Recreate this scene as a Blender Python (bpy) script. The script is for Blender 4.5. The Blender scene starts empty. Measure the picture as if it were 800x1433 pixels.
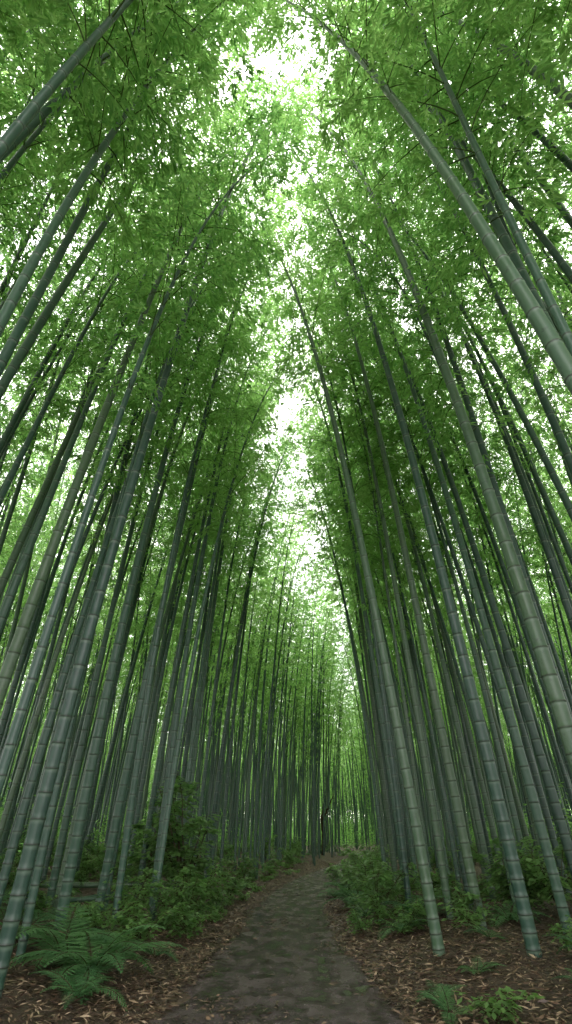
import bpy, math, random
import numpy as np
from mathutils import Vector
from math import floor

S = bpy.context.scene
rng = np.random.default_rng(7)
random.seed(7)

# ------------------------------------------------------------------ helpers
def link(o, parent=None):
    S.collection.objects.link(o)
    if parent is not None:
        o.parent = parent
    return o

def quad_mesh(name, V, F, mats, midx=None, attr=None, smooth=None, cattr=None):
    me = bpy.data.meshes.new(name)
    V = np.asarray(V, dtype=np.float32); F = np.asarray(F, dtype=np.int32)
    me.vertices.add(len(V)); me.vertices.foreach_set('co', V.ravel())
    me.loops.add(F.size); me.loops.foreach_set('vertex_index', F.ravel())
    me.polygons.add(len(F))
    me.polygons.foreach_set('loop_start', np.arange(len(F), dtype=np.int32) * 4)
    for m in mats: me.materials.append(m)
    if midx is not None: me.polygons.foreach_set('material_index', np.asarray(midx, dtype=np.int32))
    if attr is not None:
        a = me.attributes.new('v', 'FLOAT', 'POINT'); a.data.foreach_set('value', np.asarray(attr, dtype=np.float32))
    if cattr is not None:
        a = me.attributes.new('c', 'FLOAT', 'POINT'); a.data.foreach_set('value', np.asarray(cattr, dtype=np.float32))
    if smooth is not None:
        me.polygons.foreach_set('use_smooth', np.asarray(smooth, dtype=bool))
    me.update(calc_edges=True); me.validate()
    return me

class Buf:
    def __init__(s): s.V=[]; s.F=[]; s.M=[]; s.A=[]; s.S=[]; s.C=[]; s.n=0
    def add(s, V, F, m, a, sm, c=0.):
        V=np.asarray(V,dtype=np.float32); F=np.asarray(F,dtype=np.int32)
        s.V.append(V); s.F.append(F+s.n); s.M.append(np.full(len(F), m, dtype=np.int32)); s.A.append(np.broadcast_to(np.asarray(a,dtype=np.float32),(len(V),)).copy())
        s.S.append(np.full(len(F), sm, dtype=bool)); s.C.append(np.full(len(V),c,dtype=np.float32)); s.n+=len(V)
    def pack(s):
        for k in 'VFMASC': setattr(s,k,[np.concatenate(getattr(s,k))])
        return s
    def merge(s, o, loc, ang, sc, tilt, c, mx=1, keepc=False):
        V=np.concatenate(o.V)*sc
        tx,ty=tilt; V=V+np.stack([V[:,2]*tx,V[:,2]*ty,np.zeros(len(V))],-1)
        ca,sa=math.cos(ang),math.sin(ang)
        V=np.stack([(V[:,0]*ca-V[:,1]*sa)*mx,V[:,0]*sa+V[:,1]*ca,V[:,2]],-1)+np.array(loc)
        s.V.append(V.astype(np.float32)); s.F.append(np.concatenate(o.F)+s.n); s.M.append(np.concatenate(o.M)); s.A.append(np.concatenate(o.A)); s.S.append(np.concatenate(o.S))
        s.C.append(np.concatenate(o.C) if keepc else np.full(len(V),c,dtype=np.float32)); s.n+=len(V)
    def mesh(s, name, mats):
        return quad_mesh(name, np.concatenate(s.V), np.concatenate(s.F), mats, np.concatenate(s.M), np.concatenate(s.A), np.concatenate(s.S), np.concatenate(s.C))

def unit(a): return a/np.maximum(np.linalg.norm(a,axis=-1,keepdims=True),1e-9)

def tube(P, R, sides):
    P=np.asarray(P,float); R=np.asarray(R,float); n=len(P)
    T=unit(np.gradient(P,axis=0))
    ref=np.array([0.,1.,0.]) if abs(T[0][1])<.8 else np.array([1.,0.,0.])
    X=unit(np.cross(np.broadcast_to(ref,T.shape),T)); Y=np.cross(T,X)
    th=np.linspace(0,2*np.pi,sides,endpoint=False)
    V=P[:,None]+R[:,None,None]*(X[:,None]*np.cos(th)[None,:,None]+Y[:,None]*np.sin(th)[None,:,None])
    i=np.arange(n-1)[:,None]*sides; j=np.arange(sides)[None]; k=(j+1)%sides
    F=np.stack([i+j,i+k,i+sides+k,i+sides+j],-1).reshape(-1,4)
    return V.reshape(-1,3),F

def leaves(P, D, L, W, roll, wide=.42):
    n=len(P); D=unit(D)
    up=np.array([0,0,1.])
    s=unit(np.cross(D,np.broadcast_to(up,D.shape))+1e-6)
    u=np.cross(s,D)
    s2=s*np.cos(roll)[:,None]+u*np.sin(roll)[:,None]
    L=L[:,None]; W=W[:,None]
    mid=P+D*L*wide
    V=np.stack([P,mid+s2*W*.5,P+D*L-np.array([0,0,1.])*L*.08,mid-s2*W*.5],1).reshape(-1,3)
    F=np.arange(n*4).reshape(n,4)
    return V,F

# ------------------------------------------------------------------ node helpers
def mat(name):
    m=bpy.data.materials.new(name); m.use_nodes=True; nt=m.node_tree; nt.nodes.clear()
    out=nt.nodes.new('ShaderNodeOutputMaterial'); return m,nt,out
def N(nt,t,**k):
    n=nt.nodes.new(t)
    for a,b in k.items(): setattr(n,a,b)
    return n
def noise(nt,scale,detail=5,rough=.6,vec=None):
    n=N(nt,'ShaderNodeTexNoise'); n.inputs['Scale'].default_value=scale; n.inputs['Detail'].default_value=detail; n.inputs['Roughness'].default_value=rough
    if vec is not None: nt.links.new(vec,n.inputs['Vector'])
    return n.outputs['Fac']
def ramp(nt,fac,stops):
    r=N(nt,'ShaderNodeValToRGB'); e=r.color_ramp.elements
    while len(e)<len(stops): e.new(.5)
    for q,(p,c) in zip(e,stops):
        q.position=p; q.color=(*c,1) if len(c)==3 else c
    nt.links.new(fac,r.inputs['Fac']); return r.outputs['Color']
def mix(nt,f,a,b,bt='MIX'):
    m=N(nt,'ShaderNodeMix',data_type='RGBA',blend_type=bt)
    for s,v in ((0,f),(6,a),(7,b)):
        if hasattr(v,'links'): nt.links.new(v,m.inputs[s])
        else: m.inputs[s].default_value=v if s==0 else (*v,1)
    return m.outputs[2]
def mth(nt,op,a,b,clamp=False):
    m=N(nt,'ShaderNodeMath',operation=op); m.use_clamp=clamp
    for s,v in ((0,a),(1,b)):
        if hasattr(v,'links'): nt.links.new(v,m.inputs[s])
        else: m.inputs[s].default_value=v
    return m.outputs[0]
def bump(nt,h,st,dist):
    b=N(nt,'ShaderNodeBump'); b.inputs['Strength'].default_value=st; b.inputs['Distance'].default_value=dist
    nt.links.new(h,b.inputs['Height']); return b.outputs['Normal']
def rnd(nt):
    at=N(nt,'ShaderNodeAttribute',attribute_name='c'); oi=N(nt,'ShaderNodeObjectInfo')
    return mth(nt,'FRACT',mth(nt,'ADD',at.outputs['Fac'],oi.outputs['Random']),0)

def leaf_mat(name, dark, light, tdark, tlight, tr=.5, rough=None):
    m,nt,out=mat(name)
    at=N(nt,'ShaderNodeAttribute',attribute_name='v')
    f=mth(nt,'ADD',mth(nt,'MULTIPLY',rnd(nt),.4),mth(nt,'MULTIPLY',at.outputs['Fac'],.6))
    if rough is None:
        p=N(nt,'ShaderNodeBsdfDiffuse'); nt.links.new(mix(nt,f,dark,light),p.inputs['Color'])
    else:
        p=N(nt,'ShaderNodeBsdfPrincipled'); p.inputs['Roughness'].default_value=rough
        p.inputs['Specular IOR Level'].default_value=.35
        nt.links.new(mix(nt,f,dark,light),p.inputs['Base Color'])
    t=N(nt,'ShaderNodeBsdfTranslucent'); nt.links.new(mix(nt,f,tdark,tlight),t.inputs['Color'])
    ms=N(nt,'ShaderNodeMixShader'); ms.inputs[0].default_value=tr
    nt.links.new(p.outputs[0],ms.inputs[1]); nt.links.new(t.outputs[0],ms.inputs[2]); nt.links.new(ms.outputs[0],out.inputs[0])
    return m

M_leaf=leaf_mat('bamboo_leaf',(.055,.115,.035),(.12,.20,.06),(.19,.44,.12),(.53,.80,.26),.65)
M_fern=leaf_mat('fern_leaf',(.04,.12,.05),(.11,.23,.085),(.07,.22,.07),(.18,.40,.13),.35,.45)
M_shrub=leaf_mat('shrub_leaf',(.07,.15,.05),(.16,.28,.09),(.18,.37,.10),(.38,.62,.18),.45,.35)

def culm_mat():
    m,nt,out=mat('bamboo_culm')
    at=N(nt,'ShaderNodeAttribute',attribute_name='v'); tc=N(nt,'ShaderNodeTexCoord')
    base=ramp(nt,rnd(nt),[(0,(.017,.047,.034)),(.4,(.025,.067,.045)),(.75,(.039,.090,.056)),(1,(.064,.108,.050))])
    mp=N(nt,'ShaderNodeMapping'); mp.inputs['Scale'].default_value=(9,9,1.1); nt.links.new(tc.outputs['Object'],mp.inputs[0])
    n1=noise(nt,1.6,4,.65,mp.outputs[0])
    f1=ramp(nt,n1,[(.35,(0,0,0)),(.7,(1,1,1))])
    c=mix(nt,mth(nt,'MULTIPLY',f1,.45),base,(.060,.116,.082))
    n2=noise(nt,14,3,.7,tc.outputs['Object'])
    c=mix(nt,ramp(nt,n2,[(.58,(0,0,0)),(.72,(.6,.6,.6))]),c,(.018,.027,.02))
    c=mix(nt,mth(nt,'MAXIMUM',at.outputs['Fac'],0),c,(.115,.165,.12))
    c=mix(nt,mth(nt,'MULTIPLY',at.outputs['Fac'],-1,True),c,(.028,.028,.02))
    p=N(nt,'ShaderNodeBsdfPrincipled'); nt.links.new(c,p.inputs['Base Color'])
    rr=ramp(nt,n1,[(.3,(.28,)*3),(.7,(.48,)*3)]); nt.links.new(rr,p.inputs['Roughness']); p.inputs['Specular IOR Level'].default_value=.42
    nt.links.new(bump(nt,n2,.25,.004),p.inputs['Normal']); nt.links.new(p.outputs[0],out.inputs[0])
    return m
M_culm=culm_mat()

def twig_mat(name,col):
    m,nt,out=mat(name); p=N(nt,'ShaderNodeBsdfDiffuse'); tc=N(nt,'ShaderNodeTexCoord')
    n=noise(nt,20,2,.6,tc.outputs['Object'])
    nt.links.new(mix(nt,n,tuple(x*.6 for x in col),tuple(x*1.4 for x in col)),p.inputs['Color'])
    nt.links.new(p.outputs[0],out.inputs[0]); return m
M_twig=twig_mat('bamboo_twig',(.07,.11,.04)); M_stem=twig_mat('shrub_stem',(.06,.05,.03)); M_bark=twig_mat('dead_wood',(.045,.034,.024))

# ------------------------------------------------------------------ terrain functions
PY=np.array([-30,-5,6,10,14,18,23,29,36,44,50,56,62,68,76,90,120.]); PX=np.array([-1,-.25,-.03,-.02,.10,.45,1.25,2.5,4.0,5.6,6.3,6.1,4.7,2.2,-1.5,-10.,-30])
def path_x(y):
    y=np.asarray(y,float)
    return (np.interp(y-1.5,PY,PX)+np.interp(y,PY,PX)+np.interp(y+1.5,PY,PX))/3
def wob(x,y):
    return (np.sin(x*1.3+y*.7)+np.sin(y*1.9-x*.6+1.3)+.6*np.sin(x*3.1+2*np.sin(y*1.1))+.5*np.sin(y*4.3+x*2.2)+.3*np.sin(x*7.7-y*5.1))/3.4
def half_w(y): return .86+.36*np.clip((10-np.asarray(y,float))/5,0,1)
def ground_z(x,y):
    x=np.asarray(x,float); y=np.asarray(y,float)
    d=np.abs(x-path_x(y))
    t=np.clip((d-half_w(y)+.12)/2.2,0,1); t=t*t*(3-2*t)
    far=np.clip((d-4)/16,0,1)
    return t*(.19+.07*wob(x,y))+far*1.0*(0.8+.4*np.sin(x*.11+1)*np.cos(y*.09)) + .012*wob(x*3,y*3)*np.clip((d-half_w(y)+.2)/.5,0,1)

# ------------------------------------------------------------------ ground
def axis(c,near,step,far,n):
    a=np.arange(-near,near+1e-6,step); g=near*(far/near)**(np.arange(1,n+1)/n)
    return np.concatenate([-g[::-1],a,g])+c
gx=axis(0,12,.12,420,34); gy=axis(14,20,.16,420,34)
X,Y=np.meshgrid(gx,gy,indexing='ij'); Z=ground_z(X,Y)
V=np.stack([X,Y,Z],-1).reshape(-1,3); nx,ny=X.shape
i=np.arange(nx-1)[:,None]*ny+np.arange(ny-1)[None]
F=np.stack([i,i+ny,i+ny+1,i+1],-1).reshape(-1,4)
m,nt,out=mat('forest_floor'); tc=N(nt,'ShaderNodeTexCoord'); p=N(nt,'ShaderNodeBsdfPrincipled')
a=noise(nt,.7,6,.6,tc.outputs['Object']); b=noise(nt,9,8,.75,tc.outputs['Object']); vo=N(nt,'ShaderNodeTexVoronoi'); vo.inputs['Scale'].default_value=16; nt.links.new(tc.outputs['Object'],vo.inputs['Vector'])
c=ramp(nt,b,[(.3,(.026,.018,.012)),(.5,(.075,.046,.030)),(.7,(.15,.10,.068))])
c=mix(nt,ramp(nt,a,[(.45,(0,0,0)),(.65,(.45,.45,.45))]),c,(.033,.030,.018))
nt.links.new(c,p.inputs['Base Color']); p.inputs['Roughness'].default_value=.75
ad=mth(nt,'ADD',b,vo.outputs['Distance'])
nt.links.new(bump(nt,ad,.9,.04),p.inputs['Normal']); nt.links.new(p.outputs[0],out.inputs[0])
link(bpy.data.objects.new('ground',quad_mesh('ground',V,F,[m],smooth=np.ones(len(F)))))

# ------------------------------------------------------------------ path
ys=np.concatenate([np.arange(-6,30,.05),np.arange(30,100,.25)]); us=np.linspace(-1,1,61)
Yg,Ug=np.meshgrid(ys,us,indexing='ij')
hw=half_w(Yg)+.03+.10*np.sin(Yg*1.7+Ug)+.07*np.sin(Yg*4.1+Ug*2)+.05*np.sin(Yg*9.3)
Xg=path_x(Yg)+Ug*hw
Zg=.022+.013*wob(Xg*2.3,Yg*1.7)+.005*wob(Xg*7,Yg*6)+.002*wob(Xg*17,Yg*15)-.012*np.exp(-((np.abs(Ug)-.45)/.16)**2)
Zg=np.where(np.abs(Ug)>.78,Zg-.14*(np.abs(Ug)-.78),Zg)
V=np.stack([Xg,Yg,Zg],-1).reshape(-1,3); nx,ny=Xg.shape
i=np.arange(nx-1)[:,None]*ny+np.arange(ny-1)[None]
F=np.stack([i,i+1,i+ny+1,i+ny],-1).reshape(-1,4)
m,nt,out=mat('wet_dirt'); tc=N(nt,'ShaderNodeTexCoord'); p=N(nt,'ShaderNodeBsdfPrincipled')
mp=N(nt,'ShaderNodeMapping'); mp.inputs['Scale'].default_value=(1.5,.8,1); nt.links.new(tc.outputs['Object'],mp.inputs[0])
a=noise(nt,2.4,6,.6,mp.outputs[0]); b=noise(nt,45,8,.8,tc.outputs['Object']); d=noise(nt,3.1,12,.84,tc.outputs['Object'])
c=ramp(nt,b,[(.3,(.075,.054,.057)),(.5,(.155,.112,.118)),(.7,(.28,.207,.218))])
patch=ramp(nt,d,[(.49,(0,0,0)),(.57,(.92,.92,.92))])
c=mix(nt,patch,c,(.036,.018,.012))
c=mix(nt,ramp(nt,a,[(.42,(.8,.8,.8)),(.54,(0,0,0))]),c,(.030,.021,.021))
nt.links.new(c,p.inputs['Base Color'])
nt.links.new(ramp(nt,a,[(.41,(.06,)*3),(.46,(.2,)*3),(.66,(.36,)*3)]),p.inputs['Roughness'])
p.inputs['Specular IOR Level'].default_value=.5
wet=ramp(nt,a,[(.41,(.05,)*3),(.50,(1,)*3)])
hh=mth(nt,'ADD',b,mth(nt,'MULTIPLY',d,1.8))
nrm=bump(nt,mth(nt,'MULTIPLY',hh,wet),1.0,.04)
nt.links.new(nrm,p.inputs['Normal']); nt.links.new(p.outputs[0],out.inputs[0])
link(bpy.data.objects.new('dirt_path',quad_mesh('dirt_path',V,F,[m],smooth=np.ones(len(F)))))

# ------------------------------------------------------------------ bamboo
def bamboo_buf(seed,H,r0,ta,tb,fol=.45,lod=0,cl_n=23):
    r=np.random.default_rng(seed); B=Buf(); ta*=.9; tb*=.72
    ss=np.linspace(0,1,241); tilt=.015+ta*ss+tb*ss**6; side=r.normal(0,.03)
    dz=np.cos(tilt); dx=np.sin(tilt)
    cx=np.concatenate([[0],np.cumsum((dx[1:]+dx[:-1])/2)])*H/240; cz=np.concatenate([[0],np.cumsum((dz[1:]+dz[:-1])/2)])*H/240
    cy=side*H*ss**2+.03*np.sin(ss*9+r.uniform(0,6))
    C=lambda s: np.stack([np.interp(s,ss,cx),np.interp(s,ss,cy),np.interp(s,ss,cz)],-1)
    rad=lambda s: r0*(1-.45*s-.50*s**2.6)
    nodes=[]; l=.05
    while l<H-.3:
        nodes.append(l/H); s=l/H
        l+=(.15+.24*min(1,s/.22)-.12*max(0,s-.5)/.5)*r.uniform(.93,1.07)
    sl=[-.02]; rs=[1.05]; at=[0]
    full=((-.045,1,.0),(-.018,1.0,.6),(-.006,1.0,.7),(.0,1.085,-.8),(.009,1.07,-.6),(.022,.985,.1),(.06,.985,0))
    low=((-.03,1,0),(-.008,1,.7),(.01,1.05,-.8),(.03,.98,0))
    for s in nodes:
        k=min(1,.35+rad(s)/r0)
        for o,q,a_ in (low if lod else full):
            sl.append(s+o*k/H); rs.append(q); at.append(a_)
    sl.append(1); rs.append(.6); at.append(0)
    sl=np.array(sl); P=C(np.clip(sl,0,1)); P[0,2]=-.25
    R=rad(np.clip(sl,0,1))*np.array(rs)+.002
    ns=6 if lod else 12
    V,F=tube(P,R,ns); B.add(V,F,0,np.repeat(at,ns),True)
    az=r.uniform(0,6.28); LP=[];LD=[]
    for s in nodes:
        if s<fol: continue
        if s<fol+.10 and r.random()<.35: continue
        az+=math.pi+r.normal(0,.5)
        for b_ in range(2):
            a_=az+(.5 if b_ else -.5)+r.normal(0,.15)
            prof=min(1,(s-fol)/.15+.35)*(1-.45*max(0,(s-.6)/.4))
            L=2.0*prof*r.uniform(.6,1.15)*(.7 if b_ else 1)
            el=r.uniform(.5,1.0); n=4 if lod else 7; u=np.linspace(0,1,n)
            e=el-u*(1.15+r.uniform(-.2,.4)); st=L/(n-1)
            h=np.array([math.cos(a_),math.sin(a_),0])
            pts=C(s)+np.concatenate([[[0,0,0]],np.cumsum((h*np.cos(e[:-1])[:,None]+np.array([0,0,1])*np.sin(e[:-1])[:,None])*st,0)])
            V,F=tube(pts,np.linspace(.010,.002,n)*(.6+.6*prof),3); B.add(V,F,1,.5,True)
            m_=int(cl_n*L/1.6)+2
            uu=r.uniform(.12,1.0,m_)**.8
            base=np.stack([np.interp(uu,u,pts[:,k]) for k in range(3)],-1)
            sd=np.array([-h[1],h[0],0]); off=r.normal(0,1,(m_,3))
            wS=.33*(1.15-uu)*L/1.5
            cl=base+sd*(off[:,0]*(wS+.05))[:,None]+h*(np.abs(off[:,1])*.12)[:,None]
            cl[:,2]+=off[:,2]*.05-.10*np.abs(off[:,0])*wS*2
            k=5
            az2=a_+np.arctan2(off[:,0]*wS,.25)
            A=np.repeat(az2,k)+r.normal(0,.75,m_*k); E=-r.uniform(.0,.95,m_*k)
            LD.append(np.stack([np.cos(A)*np.cos(E),np.sin(A)*np.cos(E),np.sin(E)],-1)); LP.append(np.repeat(cl,k,0)+r.normal(0,.035,(m_*k,3)))
    LP=np.concatenate(LP); LD=np.concatenate(LD); n=len(LP); q=1.3 if lod else 1
    V,F=leaves(LP,LD,r.uniform(.10,.20,n)*q,r.uniform(.026,.044,n)*q,r.normal(0,.5,n))
    B.add(V,F,2,np.repeat(r.random(n),4),False)
    return B.pack()
SPEC=[(19.5,.072,.13,.55,.50),(18.0,.066,.17,.75,.46),(20.5,.077,.10,.60,.52),(17.0,.057,.20,.65,.45),
 (21.0,.068,.15,.45,.50),(18.5,.060,.08,.80,.44),(16.0,.050,.14,.9,.42),(20.0,.080,.18,.5,.52)]
BM=[M_culm,M_twig,M_leaf]
VB=[bamboo_buf(100+i,*s) for i,s in enumerate(SPEC)]
VAR=[b.mesh('bamboo_%d'%i,BM) for i,b in enumerate(VB)]
LOW=[bamboo_buf(200+i,s[0],s[1]*.82,*s[2:4],s[4]-.04,lod=1,cl_n=7.2) for i,s in enumerate(SPEC)]
YOUNG=[bamboo_buf(240+i,s[0]*.8,s[1]*.8,*s[2:4],.24,lod=1,cl_n=6.5) for i,s in enumerate(SPEC[:5])]

def tile_buf(seed,size,dens,jit,under,src=None,top=2.6):
    src=src or LOW
    r=np.random.default_rng(seed); B=Buf(); pts=[]
    for _ in range(3000):
        if len(pts)>=int(size*size*dens): break
        q=r.uniform(0,size,2)
        if all((q[0]-a)**2+(q[1]-b)**2>.45 for a,b in pts): pts.append(tuple(q))
    for x,y in pts:
        B.merge(src[r.integers(len(src))],(x,y-size/2,0),math.pi+r.normal(0,jit),r.uniform(.85,1.08),r.normal(0,.022,2),r.random())
    n=under
    if n:
        P=np.stack([r.uniform(0,size,n),r.uniform(-size/2,size/2,n),r.random(n)**1.5*top],-1)
        P[:,2]*=.65+.35*np.sin(P[:,0]*2+seed)*np.cos(P[:,1]*2.3)
        A=r.uniform(0,6.28,n); E=r.uniform(-.7,.5,n)
        V,F=leaves(P,np.stack([np.cos(A)*np.cos(E),np.sin(A)*np.cos(E),np.sin(E)],-1),r.uniform(.15,.3,n),r.uniform(.05,.1,n),r.normal(0,.6,n))
        B.add(V,F,2,np.repeat(r.random(n)*.4,4),False,.1)
    return B.pack()
T_edge=[tile_buf(300+i,5,.62,.4,0) for i in range(5)]
T_in=[tile_buf(320+i,10,.44,1.6,2500).mesh('grove_patch_a',BM) for i in range(3)]
T_far=[tile_buf(340+i,10,.25,1.6,10000,YOUNG+LOW[:2],4.4).mesh('grove_patch_b',BM) for i in range(3)]

grove=link(bpy.data.objects.new('bamboo_grove',None))
placed=[]; grid={}
NEAR=Buf()
def put_bamboo(x,y,v=None,sc=None,hero=False,jit=.45):
    v=random.randrange(len(VAR)) if v is None else v
    base=0 if float(path_x(y))>x else math.pi
    sc=random.uniform(.85,1.08) if sc is None else sc
    ang=base+random.gauss(0,jit); z=float(ground_z(x,y))
    lean=.026 if y<10 else .012
    if hero:
        o=bpy.data.objects.new('bamboo',VAR[v]); o.location=(x,y,z)
        o.rotation_euler=(random.gauss(0,.018),lean+random.gauss(0,.02),ang); o.scale=(sc,sc,sc*random.uniform(.96,1.06)); link(o)
    else:
        NEAR.merge(VB[v],(x,y,z),ang,sc,(lean+random.gauss(0,.02),random.gauss(0,.018)),random.random())
    placed.append((x,y)); grid.setdefault((floor(x/2),floor(y/2)),[]).append((x,y))
HERO=[(1.85,8.0,0),(2.72,7.3,7),(2.8,9.3,2),(3.6,8.3,4),(2.47,13,1),(3.3,11.4,0),(2.6,16.2,3),(3.2,18.3,2),(4.5,9.6,7),
(2.75,5.2,7),(3.5,4.0,2),(4.3,5.9,4),(3.9,2.2,0),(4.7,3.1,1),(5.2,7.0,0),(4.1,12.6,1),(3.9,15,4),(5.4,4.6,2),(2.8,3.3,6),(-2.8,3.2,3),
(-3.1,8.9,7),(-3.3,11.6,2),(-2.45,11.7,1),(-4.0,10.0,0),(-4.5,7.4,4),(-3.5,6.2,2),(-3.7,4.2,0),(-4.6,5.2,7),(-3.8,2.5,1),(-5.3,3.6,4),
(-5.6,8.6,2),(-5.2,12.2,7),(-2.6,15.4,0),(-3.7,14.6,3),(-2.3,19,1),(-6.0,6.2,0),(-3.2,17.5,4),(-6.6,10.8,1)]
for x,y,v in HERO: put_bamboo(x,y,v,random.uniform(.95,1.05),True,jit=.3)
def ok(x,y,md):
    gx_,gy_=floor(x/2),floor(y/2)
    for a_ in (-1,0,1):
        for b_ in (-1,0,1):
            for q in grid.get((gx_+a_,gy_+b_),()):
                if (q[0]-x)**2+(q[1]-y)**2<md*md: return False
    return True
for _ in range(2200):
    y=random.uniform(-5,20); sg=random.choice((-1,1)); d=random.uniform(2.0,6.8); x=float(path_x(y))+sg*d
    if d<2.4+.3*math.sin(y*1.3+x): continue
    if x*x+y*y<2.8**2 or not ok(x,y,.86 if y>8 else .96): continue
    put_bamboo(x,y,random.choice((3,5,6,1,0,4)) if random.random()<.6 else None,jit=.4)
print('bamboos',len(placed))
nt_=0
for j in range(0,8):                      # rows beside the path
    y=22.5+5*j
    for sgn in (-1,1):
        inn=2.0 if y<28 else 1.8
        x=float(path_x(y))+sgn*inn
        NEAR.merge(random.choice(T_edge),(x,y,float(ground_z(x+sgn*2,y))-.03),0,random.uniform(.95,1.04),(0,0),0,mx=sgn,keepc=True)
link(bpy.data.objects.new('path_side_bamboo',NEAR.mesh('path_side_bamboo',BM)),grove)
def tile(me,x,y,z,sx,sy=None):
    global nt_
    o=bpy.data.objects.new('grove_patch',me); o.location=(x,y,z); o.scale=(sx,sy or random.choice((-1,1)),random.uniform(.93,1.05)); link(o,grove); nt_+=1
for j in range(-1,13):                     # forest behind
    y=5+10*j
    for sgn in (-1,1):
        px=float(path_x(y)); k=0
        while True:
            d0=(6.9 if y<60 else 1.8)+10*k
            lim=(17 if y<5 else 17+.5*y)
            if d0>min(lim,62): break
            me=random.choice(T_in if (d0<25 and y<50) or (d0<12 and y<72) else T_far); x=px+sgn*d0
            tile(me,x,y,float(ground_z(x+sgn*5,y))-.03,sgn); k+=1
for _ in range(3):
    for k in range(13): tile(random.choice(T_far),-62+10*k,128+10*_,.4,1)
print('tiles',nt_)

# ------------------------------------------------------------------ ferns
def make_fern(seed,nf,L0):
    r=np.random.default_rng(seed); B=Buf()
    for f in range(nf):
        P_=[];D_=[];Ls=[];Ws=[]
        a_=f*2.399+r.normal(0,.2); L=L0*r.uniform(.7,1.1); n=24; u=np.linspace(0,1,n)
        e=r.uniform(.7,1.2)-u*r.uniform(1.2,1.9); h=np.array([math.cos(a_),math.sin(a_),0])
        seg=(h*np.cos(e)[:,None]+np.array([0,0,1])*np.sin(e)[:,None])*L/(n-1)
        pts=np.concatenate([[[0,0,0]],np.cumsum(seg[:-1],0)]); T=unit(seg)
        V,F=tube(pts,np.linspace(.006,.0015,n),3); B.add(V,F,1,.5,True)
        sd=np.array([-h[1],h[0],0])
        for i in range(3,n):
            w=L*.25*math.sin(math.pi*min(1,(u[i]*.90+.10))**.75)+.01
            for sg in (-1,1):
                pd=unit(sd*sg+T[i]*.5+np.array([0,0,-.12])+r.normal(0,.05,3))
                nn=max(4,int(w/.014)); q=np.linspace(.08,1,nn)
                for s2 in (-1,1):
                    P_.append(pts[i]+pd*(q*w)[:,None]); dd=unit(T[i]*s2*.7+pd*.7); D_.append(np.broadcast_to(dd,(nn,3)))
                    Ls.append(.020*(1.08-q)*L/.7+.004); Ws.append(np.full(nn,.016*L/.7))
        P_=np.concatenate(P_);D_=np.concatenate(D_);Ls=np.concatenate(Ls);Ws=np.concatenate(Ws)
        V,F=leaves(P_,D_,Ls,Ws,r.normal(0,.15,len(P_))); B.add(V,F,0,np.repeat(np.clip(r.uniform(0,1)+r.normal(0,.1,len(P_)),0,1),4),False)
    return B.mesh('fern_mesh_%d'%seed,[M_fern,M_stem])
FERN=[make_fern(1,10,.8),make_fern(2,8,.65),make_fern(3,14,1.0)]
def put(name,me,x,y,sc=1,parent=None,rz=None,dz=0):
    o=bpy.data.objects.new(name,me); o.location=(x,y,float(ground_z(x,y))+dz); o.scale=(sc,)*3
    o.rotation_euler=(random.gauss(0,.05),random.gauss(0,.05),random.uniform(0,6.28) if rz is None else rz); return link(o,parent)
for x,y,sc,k in [(-1.95,6.8,.95,2),(-1.85,6.1,.65,0),(-2.5,7.4,.9,2),(-3.2,7.9,.9,0),(-3.9,7.0,1,1),(-4.3,8.6,1.1,0),(-4.9,10.3,1,2),(1.2,15.5,.8,0),(1.45,13.2,.9,2),(1.5,18.5,1,1),(2.3,21,1.1,0),(1.95,6.9,.5,1),(3.4,9.9,.8,0),(-1.3,16.5,.9,1),(-1.2,20,.9,0),(1.45,11.7,.7,0),(3.2,6.8,.7,0),(-1.6,11.4,.7,1),(1.7,16.3,.8,2),(1.7,9.6,.7,0),(2.2,10.6,.8,2),(2.6,8.4,.55,1)]:
    put('fern',FERN[k],x,y,sc)
under=link(bpy.data.objects.new('understory_plants',None))

# ------------------------------------------------------------------ shrubs
def make_shrub(seed,H,nst,spread,lf,nl):
    r=np.random.default_rng(seed); B=Buf(); LP=[];LD=[]
    for s in range(nst):
        a_=r.uniform(0,6.28); n=8; h=np.array([math.cos(a_),math.sin(a_),0]); u=np.linspace(0,1,n); HH=H*r.uniform(.55,1)
        pts=h*(u**1.4*spread*r.uniform(.3,.8))[:,None]+np.array([0,0,1])*(u*HH)[:,None]+r.normal(0,.02,(n,3))*u[:,None]
        V,F=tube(pts,np.linspace(.014,.004,n)*H/1.5,4); B.add(V,F,1,.5,True)
        for b_ in range(int(9*H/1.2)+3):
            t=r.uniform(.3,1); p0=np.array([np.interp(t,u,pts[:,k]) for k in range(3)]); a2=r.uniform(0,6.28)
            Lb=spread*.75*r.uniform(.4,1)*(1.25-t); e=r.uniform(0,.5); hh=np.array([math.cos(a2),math.sin(a2),0])
            v=np.linspace(0,1,5); bp=p0+hh*(v*Lb)[:,None]+np.array([0,0,1])*((v*math.sin(e)-v**2*.35)*Lb)[:,None]
            V,F=tube(bp,np.linspace(.005,.0015,5),3); B.add(V,F,1,.5,True)
            q=r.uniform(.2,1,nl); P=np.stack([np.interp(q,v,bp[:,k]) for k in range(3)],-1)+r.normal(0,.02,(nl,3))
            A=a2+r.choice([-1,1],nl)*r.uniform(.2,1.4,nl); E=r.uniform(-.5,.25,nl)
            LP.append(P); LD.append(np.stack([np.cos(A)*np.cos(E),np.sin(A)*np.cos(E),np.sin(E)],-1))
    LP=np.concatenate(LP);LD=np.concatenate(LD);n=len(LP); l=lf*r.uniform(.7,1.2,n)
    V,F=leaves(LP,LD,l,l*.5,r.normal(0,.3,n),.5); B.add(V,F,0,np.repeat(r.random(n),4),False)
    return B.mesh('shrub_mesh_%d'%seed,[M_shrub,M_stem])
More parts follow.
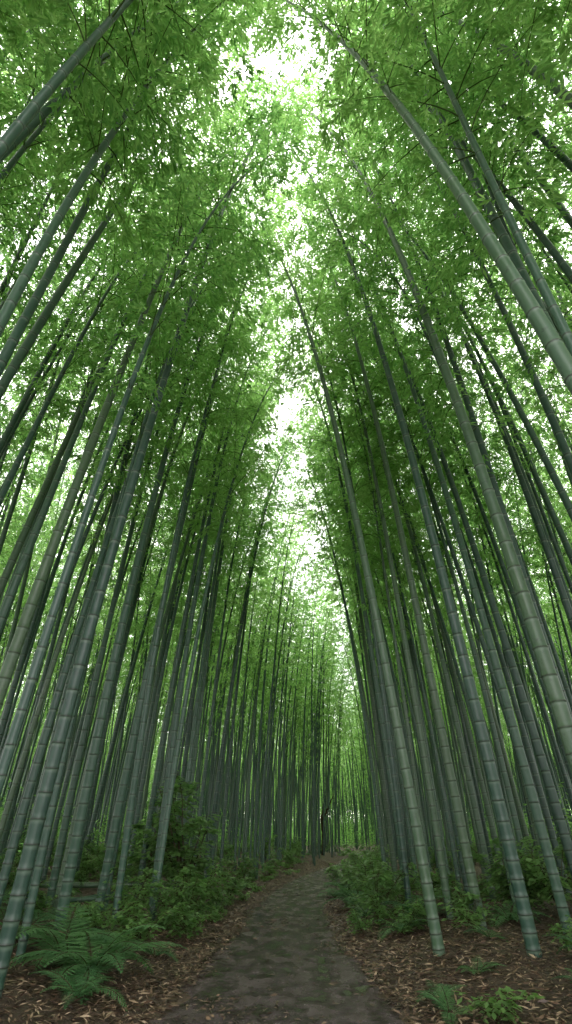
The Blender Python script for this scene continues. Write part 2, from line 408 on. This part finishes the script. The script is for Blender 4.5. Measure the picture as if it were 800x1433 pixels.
SH=[make_shrub(1,2.2,8,1.3,.15,12),make_shrub(2,1.1,8,.9,.12,11),make_shrub(3,.5,8,.5,.09,9),make_shrub(4,.28,7,.35,.075,7)]
for x,y,k,sc in [(-2.05,12.7,0,1.0),(-3.0,13.1,0,1.1),(-1.6,10.4,1,.8),(-1.75,12.0,1,.9),(-1.4,9.3,2,1),(-1.3,14.5,2,1.2),(-1.3,18.5,1,.8),(-.6,22,2,1.4),(.3,27,1,.8),(1.8,17,1,.7),(1.6,10.4,2,.9),(2.4,19.5,1,1),(3.5,24,1,.9),(4.8,31,1,.9),(1.9,14.3,1,.8),(-1.9,8.7,2,1.1),(-2.4,9.7,1,.75),(-1.4,12.9,2,1.1),(2.2,12.2,1,.75),(1.7,19.9,2,1.2)]:
    put('shrub',SH[k],x,y,sc)
for _ in range(650):
    y=random.uniform(4,50); x=random.uniform(-6-.5*y,6+.5*y); d=abs(x-float(path_x(y)))
    if d<1.3 or (y<7.6 and -2.8<x<-1.2): continue
    k=random.choice([2,2,3,3,3,1,1] if y>10 else [2,3,3,3])
    if random.random()<(.35 if y>10 else .4): put('fern_clump',FERN[random.randrange(2)],x,y,random.uniform(.4,.8),under)
    else: put('leafy_plant',SH[k],x,y,random.uniform(.6,1.2),under)
for _ in range(90):
    y=random.uniform(8.5,26); x=float(path_x(y))+random.choice((-1,1))*random.uniform(1.15,1.9)
    if math.sin(y*1.9+(2 if x>path_x(y) else 0))<-.2: continue
    put('leafy_plant',SH[random.choice((2,3,3))],x,y,random.uniform(.5,1.0),under)

# ------------------------------------------------------------------ leaf litter
m,nt,out=mat('dry_bamboo_leaf'); at=N(nt,'ShaderNodeAttribute',attribute_name='v'); p=N(nt,'ShaderNodeBsdfPrincipled')
nt.links.new(ramp(nt,at.outputs['Fac'],[(0,(.028,.019,.013)),(.35,(.10,.058,.037)),(.7,(.21,.135,.087)),(1,(.42,.31,.22))]),p.inputs['Base Color']); p.inputs['Roughness'].default_value=.5
nt.links.new(p.outputs[0],out.inputs[0]); M_dry=m
n=100000
y=3+rng.random(n)**1.5*32; sgn=rng.choice([-1,1],n); dd=half_w(y)-.14+np.abs(rng.normal(0,1,n))*2.0
x=path_x(y)+sgn*dd
n2=13000; y2=3+rng.random(n2)**1.3*25; x2=path_x(y2)+rng.uniform(-1.2,1.2,n2)
keep=(wob(x2*1.7+3,y2*1.3)>.27)|(rng.random(n2)<.08)|(np.abs(x2-path_x(y2))>half_w(y2)-.16); x2=x2[keep]; y2=y2[keep]; n2=len(x2)
x=np.concatenate([x,x2]); y=np.concatenate([y,y2]); z=ground_z(x,y)+rng.uniform(.004,.035,len(x)); z[n:]=.038; N_=len(x)
A=rng.uniform(0,6.28,N_); E=rng.normal(0,.22,N_); E[n:]*=.3
D=np.stack([np.cos(A)*np.cos(E),np.sin(A)*np.cos(E),np.sin(E)],-1)
L=rng.uniform(.04,.12,N_); W=L*rng.uniform(.12,.26,N_); L[n:]*=.7
cv=rng.random(N_)**1.3; cv[n:]*=.7
V,F=leaves(np.stack([x,y,z],-1),D,L,W,rng.normal(0,.35,N_))
link(bpy.data.objects.new('leaf_litter',quad_mesh('leaf_litter',V,F,[M_dry],attr=np.repeat(cv,4))))

# ------------------------------------------------------------------ fallen culms and snag
def fallen(p0,p1,r0):
    B=Buf(); p0=np.array(p0,float);p1=np.array(p1,float); L=np.linalg.norm(p1-p0); sl=[];R=[];at=[]; l=0
    while l<L:
        for o,q,a_ in ((-.02,1,0),(-.008,1,.6),(0,1.08,-.7),(.01,1.05,-.4),(.025,1,0)):
            sl.append(min(max(l+o,0),L)+len(sl)*1e-5); R.append(r0*q*(1-.4*l/L)); at.append(a_)
        l+=.3
    sl=np.array(sl)/L; P=p0+(p1-p0)*sl[:,None]; P[:,2]-=.1*np.sin(sl*math.pi)
    V,F=tube(P,R,12); B.add(V,F,0,np.repeat(at,12),True)
    for k in (0,-1):
        Vc,Fc=tube([P[k],P[k]+(P[1]-P[0])*.01],[R[k]*.99,.0005],12); B.add(Vc,Fc,0,-1,False)
    link(bpy.data.objects.new('fallen_bamboo',B.mesh('fallen_bamboo',[M_culm])))
fallen((-8.5,12.0,.75),(-2.7,13.0,.45),.07); fallen((-7.5,10.6,.5),(-2.9,12.4,.30),.06); fallen((-6.5,9.2,.3),(-3.2,12.8,.36),.05)
B=Buf()
for pts,r0 in (([(0,0,-.2),(.05,0,1.2),(-.05,.1,2.3),(.2,.1,3.3)],.12),([(0,.0,2.2),(.5,.1,3.0),(.9,.1,3.8)],.07)):
    pts=np.array(pts); t=np.linspace(0,len(pts)-1,18); P=np.stack([np.interp(t,np.arange(len(pts)),pts[:,k]) for k in range(3)],-1)+rng.normal(0,.025,(18,3))
    V,F=tube(P,np.linspace(r0,r0*.35,18),8); B.add(V,F,0,.5,True)
o=bpy.data.objects.new('dead_tree_snag',B.mesh('dead_tree_snag',[M_bark])); o.location=(2.5,41,0); link(o)

# ------------------------------------------------------------------ light
el=62
w=bpy.data.worlds.new('World'); S.world=w; w.use_nodes=True; nt=w.node_tree; nt.nodes.clear()
out=N(nt,'ShaderNodeOutputWorld'); sky=N(nt,'ShaderNodeTexSky',sky_type='NISHITA'); sky.sun_disc=False
sky.sun_elevation=math.radians(el); sky.sun_rotation=0
b1=N(nt,'ShaderNodeBackground'); nt.links.new(sky.outputs[0],b1.inputs[0]); b1.inputs[1].default_value=.08
tc=N(nt,'ShaderNodeTexCoord'); cn=noise(nt,2.2,5,.55,tc.outputs['Generated'])
b2=N(nt,'ShaderNodeBackground'); nt.links.new(ramp(nt,cn,[(.3,(.80,.77,.76)),(.7,(1,.945,.92))]),b2.inputs[0]); b2.inputs[1].default_value=6.2
ad=N(nt,'ShaderNodeAddShader'); nt.links.new(b1.outputs[0],ad.inputs[0]); nt.links.new(b2.outputs[0],ad.inputs[1]); nt.links.new(ad.outputs[0],out.inputs[0])
L=bpy.data.lights.new('sun','SUN'); L.energy=1.5; L.angle=math.radians(12); L.color=(1,.95,.88)
lo=bpy.data.objects.new('sun',L); lo.rotation_euler=(-math.radians(90-el),0,0); link(lo)

# ------------------------------------------------------------------ camera
cam=bpy.data.cameras.new('camera'); cam.sensor_fit='VERTICAL'; cam.sensor_height=36; cam.lens=17.86; cam.clip_end=3000; cam.clip_start=.05
co=bpy.data.objects.new('camera',cam); co.location=(0,0,1.3); co.rotation_euler=(math.radians(90+32.5),0,0); link(co); S.camera=co
S.view_settings.view_transform='Standard'; S.view_settings.look='None'; S.view_settings.exposure=0
